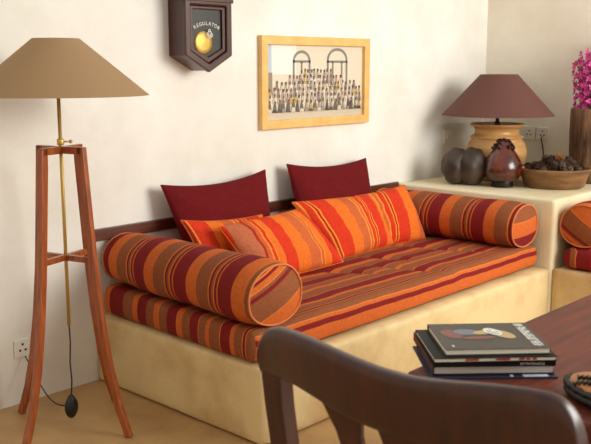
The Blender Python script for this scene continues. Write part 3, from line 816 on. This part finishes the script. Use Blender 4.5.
for k in range(10): cover_ell(.114 + .006 * (k % 4), .092 + .011 * (k // 4) + .003 * (k % 2), .0018, .0028, .3, z + .0012, 5)
cover_ell(.020, .020, .003, .004, 0, z + .0006, 4)
link('cover_art', bm, [M_a, M_b, M_c, M_d, M_ink, M_black], f4)
tt = bmesh.new(); merge(tt, strokes(13, .0118, .019, .0030), Matrix.Translation((.181, .084, z + .0004)) @ Matrix.Rotation(-PI / 2, 4, 'Z')); link('title_lettering', tt, M_ink, f4)

# ------------------------------------------------------------------ patterned pouch at the right edge of the table
po = empty('beaded_pouch', (-.600, -2.563, TZ), 'tan patterned pouch with black braided borders and blue beads on the table', 'pouch', None, math.radians(-98))
bm = bmesh.new(); ell(bm, (.0, 0, .026), (.13, .060, .026), 4, .05)
for v in bm.verts: v.co.z = max(v.co.z, .001)
pb = link('pouch_body', bm, M_tan, po, smooth=True)
def over(x, y, lift=.002):
    q = max(0, 1 - (x / .13) ** 2 - (y / .060) ** 2)
    return (x, y, .026 + .027 * math.sqrt(q) + lift)
for zz, k_, r in ((.012, 1.0, .008), (.024, 1.03, .006)):
    bm = bmesh.new(); pts = [(.13 * k_ * math.cos(2 * PI * k / 60), .060 * k_ * math.sin(2 * PI * k / 60), zz + .003 * (k % 2)) for k in range(60)]
    tube(bm, pts, r, 6, closed=True); link('braid', bm, M_braid, po, smooth=True)
for y0, amp in ((-.026, .004), (-.040, .003), (.030, .004)):
    bm = bmesh.new(); tube(bm, [over(-.100 + .2 * k / 40, y0 + amp * (-1) ** k) for k in range(41)], .003, 6); link('braid', bm, M_braid, po, smooth=True)
bm = bmesh.new(); pts = [over(-.055 + .022 * math.cos(a_ * PI / 8), .004 + .012 * math.sin(a_ * PI / 8), .001) for a_ in range(16)]
tube(bm, pts, .0035, 6, closed=True); link('braid', bm, M_braid, po, smooth=True)
bm = bmesh.new(); ell(bm, over(-.055, .004, 0), (.018, .009, .005), 2); link('bead_panel', bm, M_bead, po, smooth=True)

# ------------------------------------------------------------------ dining chair
CY = -2.415
ch = empty('dining_chair', (-.85, CY, 0), 'dark polished wooden chair seen from behind in the foreground', 'chair')
def C_(x, s, z): return Vector((x + .85, -s, z))      # s positive towards the viewer's right (-y)
def bx(s): return -1.092 - .035 * (1 - (s / .29) ** 2)
# crest rail, swept with a rounded section
tops = [(-.278, .874), (-.277, .894), (-.270, .914), (-.257, .930), (-.240, .940), (-.21, .943), (-.17, .943), (-.12, .940), (-.06, .934), (0, .930), (.06, .932), (.12, .942), (.17, .949), (.21, .953), (.24, .953), (.257, .946), (.271, .929), (.279, .904), (.281, .878)]
bots = [.850, .846, .846, .850, .852, .853, .850, .842, .832, .832, .832, .834, .838, .832, .828, .834, .840, .845, .850]
bm = bmesh.new(); rings = []
NS = 16
for (s, zt), zb in zip(tops, bots):
    ring = []; cz = (zt + zb) / 2; hz = (zt - zb) / 2; th = .016
    for k in range(NS):
        a = 2 * PI * k / NS; cx_ = math.copysign(abs(math.cos(a)) ** .45, math.cos(a)); sz = math.copysign(abs(math.sin(a)) ** .45, math.sin(a))
        ring.append(bm.verts.new(C_(bx(s) + th * cx_ - .006 * sz, s, cz + hz * sz)))
    rings.append(ring)
for i in range(len(rings) - 1):
    for k in range(NS): bm.faces.new([rings[i][k], rings[i][(k + 1) % NS], rings[i + 1][(k + 1) % NS], rings[i + 1][k]])
bm.faces.new(rings[0]); bm.faces.new(rings[-1])
cr_ = link('crest_rail', bm, M_chair, ch, smooth=True)
sb = cr_.modifiers.new('sub', 'SUBSURF'); sb.levels = 1; sb.render_levels = 2
for sgn in (-1, 1):
    bm = bmesh.new()
    pts = [C_(-1.092, .256 * sgn, .885), C_(-1.086, .252 * sgn, .80), C_(-1.066, .246 * sgn, .65), C_(-1.042, .242 * sgn, .50), C_(-1.04, .238 * sgn, .40), C_(-1.075, .236 * sgn, .0)]
    polybar(bm, pts, [.044, .040, .038, .040, .040, .032], [.034, .034, .034, .038, .040, .034], (0, 1, 0))
    for v in bm.verts: v.co.z = max(v.co.z, 0)
    link('rear_leg', bm, M_chair, ch, bevel=.004, seg=3)
    bm = bmesh.new(); polybar(bm, [C_(-.66, .235 * sgn, .42), C_(-.655, .235 * sgn, 0)], [.042, .032], [.042, .032], (0, 1, 0)); link('front_leg', bm, M_chair, ch, bevel=.004)
    bm = bmesh.new(); beam(bm, C_(-1.03, .238 * sgn, .405), C_(-.66, .235 * sgn, .405), .022, .055, up=(0, 0, 1)); link('side_rail', bm, M_chair, ch, bevel=.003)
# back slats, side ones leaning in towards the bottom
def slat(s0, w0, s1, w1):
    bm = bmesh.new(); pts = []; ws = []
    n = 8
    for i in range(n + 1):
        t = i / n; s = s0 + (s1 - s0) * t; z = .85 - .36 * t
        x = bx(s) * (1 - t) + (-1.05) * t + .004
        pts.append(C_(x, s, z)); ws.append(w0 + (w1 - w0) * t + (.035 * max(0, .15 - t) / .15))
    polybar(bm, pts, ws, .012, (0, 1, 0)); link('back_slat', bm, M_chair, ch, bevel=.003)
slat(-.088, .044, -.024, .034); slat(.022, .058, .022, .048); slat(.142, .050, .074, .036)
bm = bmesh.new(); beam(bm, C_(-1.045, -.235, .48), C_(-1.045, .235, .48), .022, .05, up=(0, 0, 1)); link('lower_rail', bm, M_chair, ch, bevel=.003)
bm = bmesh.new(); beam(bm, C_(-1.035, -.235, .405), C_(-1.035, .235, .405), .022, .055, up=(0, 0, 1)); link('back_seat_rail', bm, M_chair, ch, bevel=.003)
bm = bmesh.new(); beam(bm, C_(-.66, -.235, .405), C_(-.66, .235, .405), .022, .055, up=(0, 0, 1)); link('front_seat_rail', bm, M_chair, ch, bevel=.003)
bm = bmesh.new()
v = [C_(-1.03, -.225, 0), C_(-1.03, .225, 0), C_(-.63, .255, 0), C_(-.63, -.255, 0)]
a = [bm.verts.new(p + Vector((0, 0, .434))) for p in v]; b = [bm.verts.new(p + Vector((0, 0, .456))) for p in v]
bm.faces.new(a); bm.faces.new(b)
for i in range(4): bm.faces.new([a[i], a[(i + 1) % 4], b[(i + 1) % 4], b[i]])
link('seat', bm, M_chair, ch, bevel=.006, seg=3)
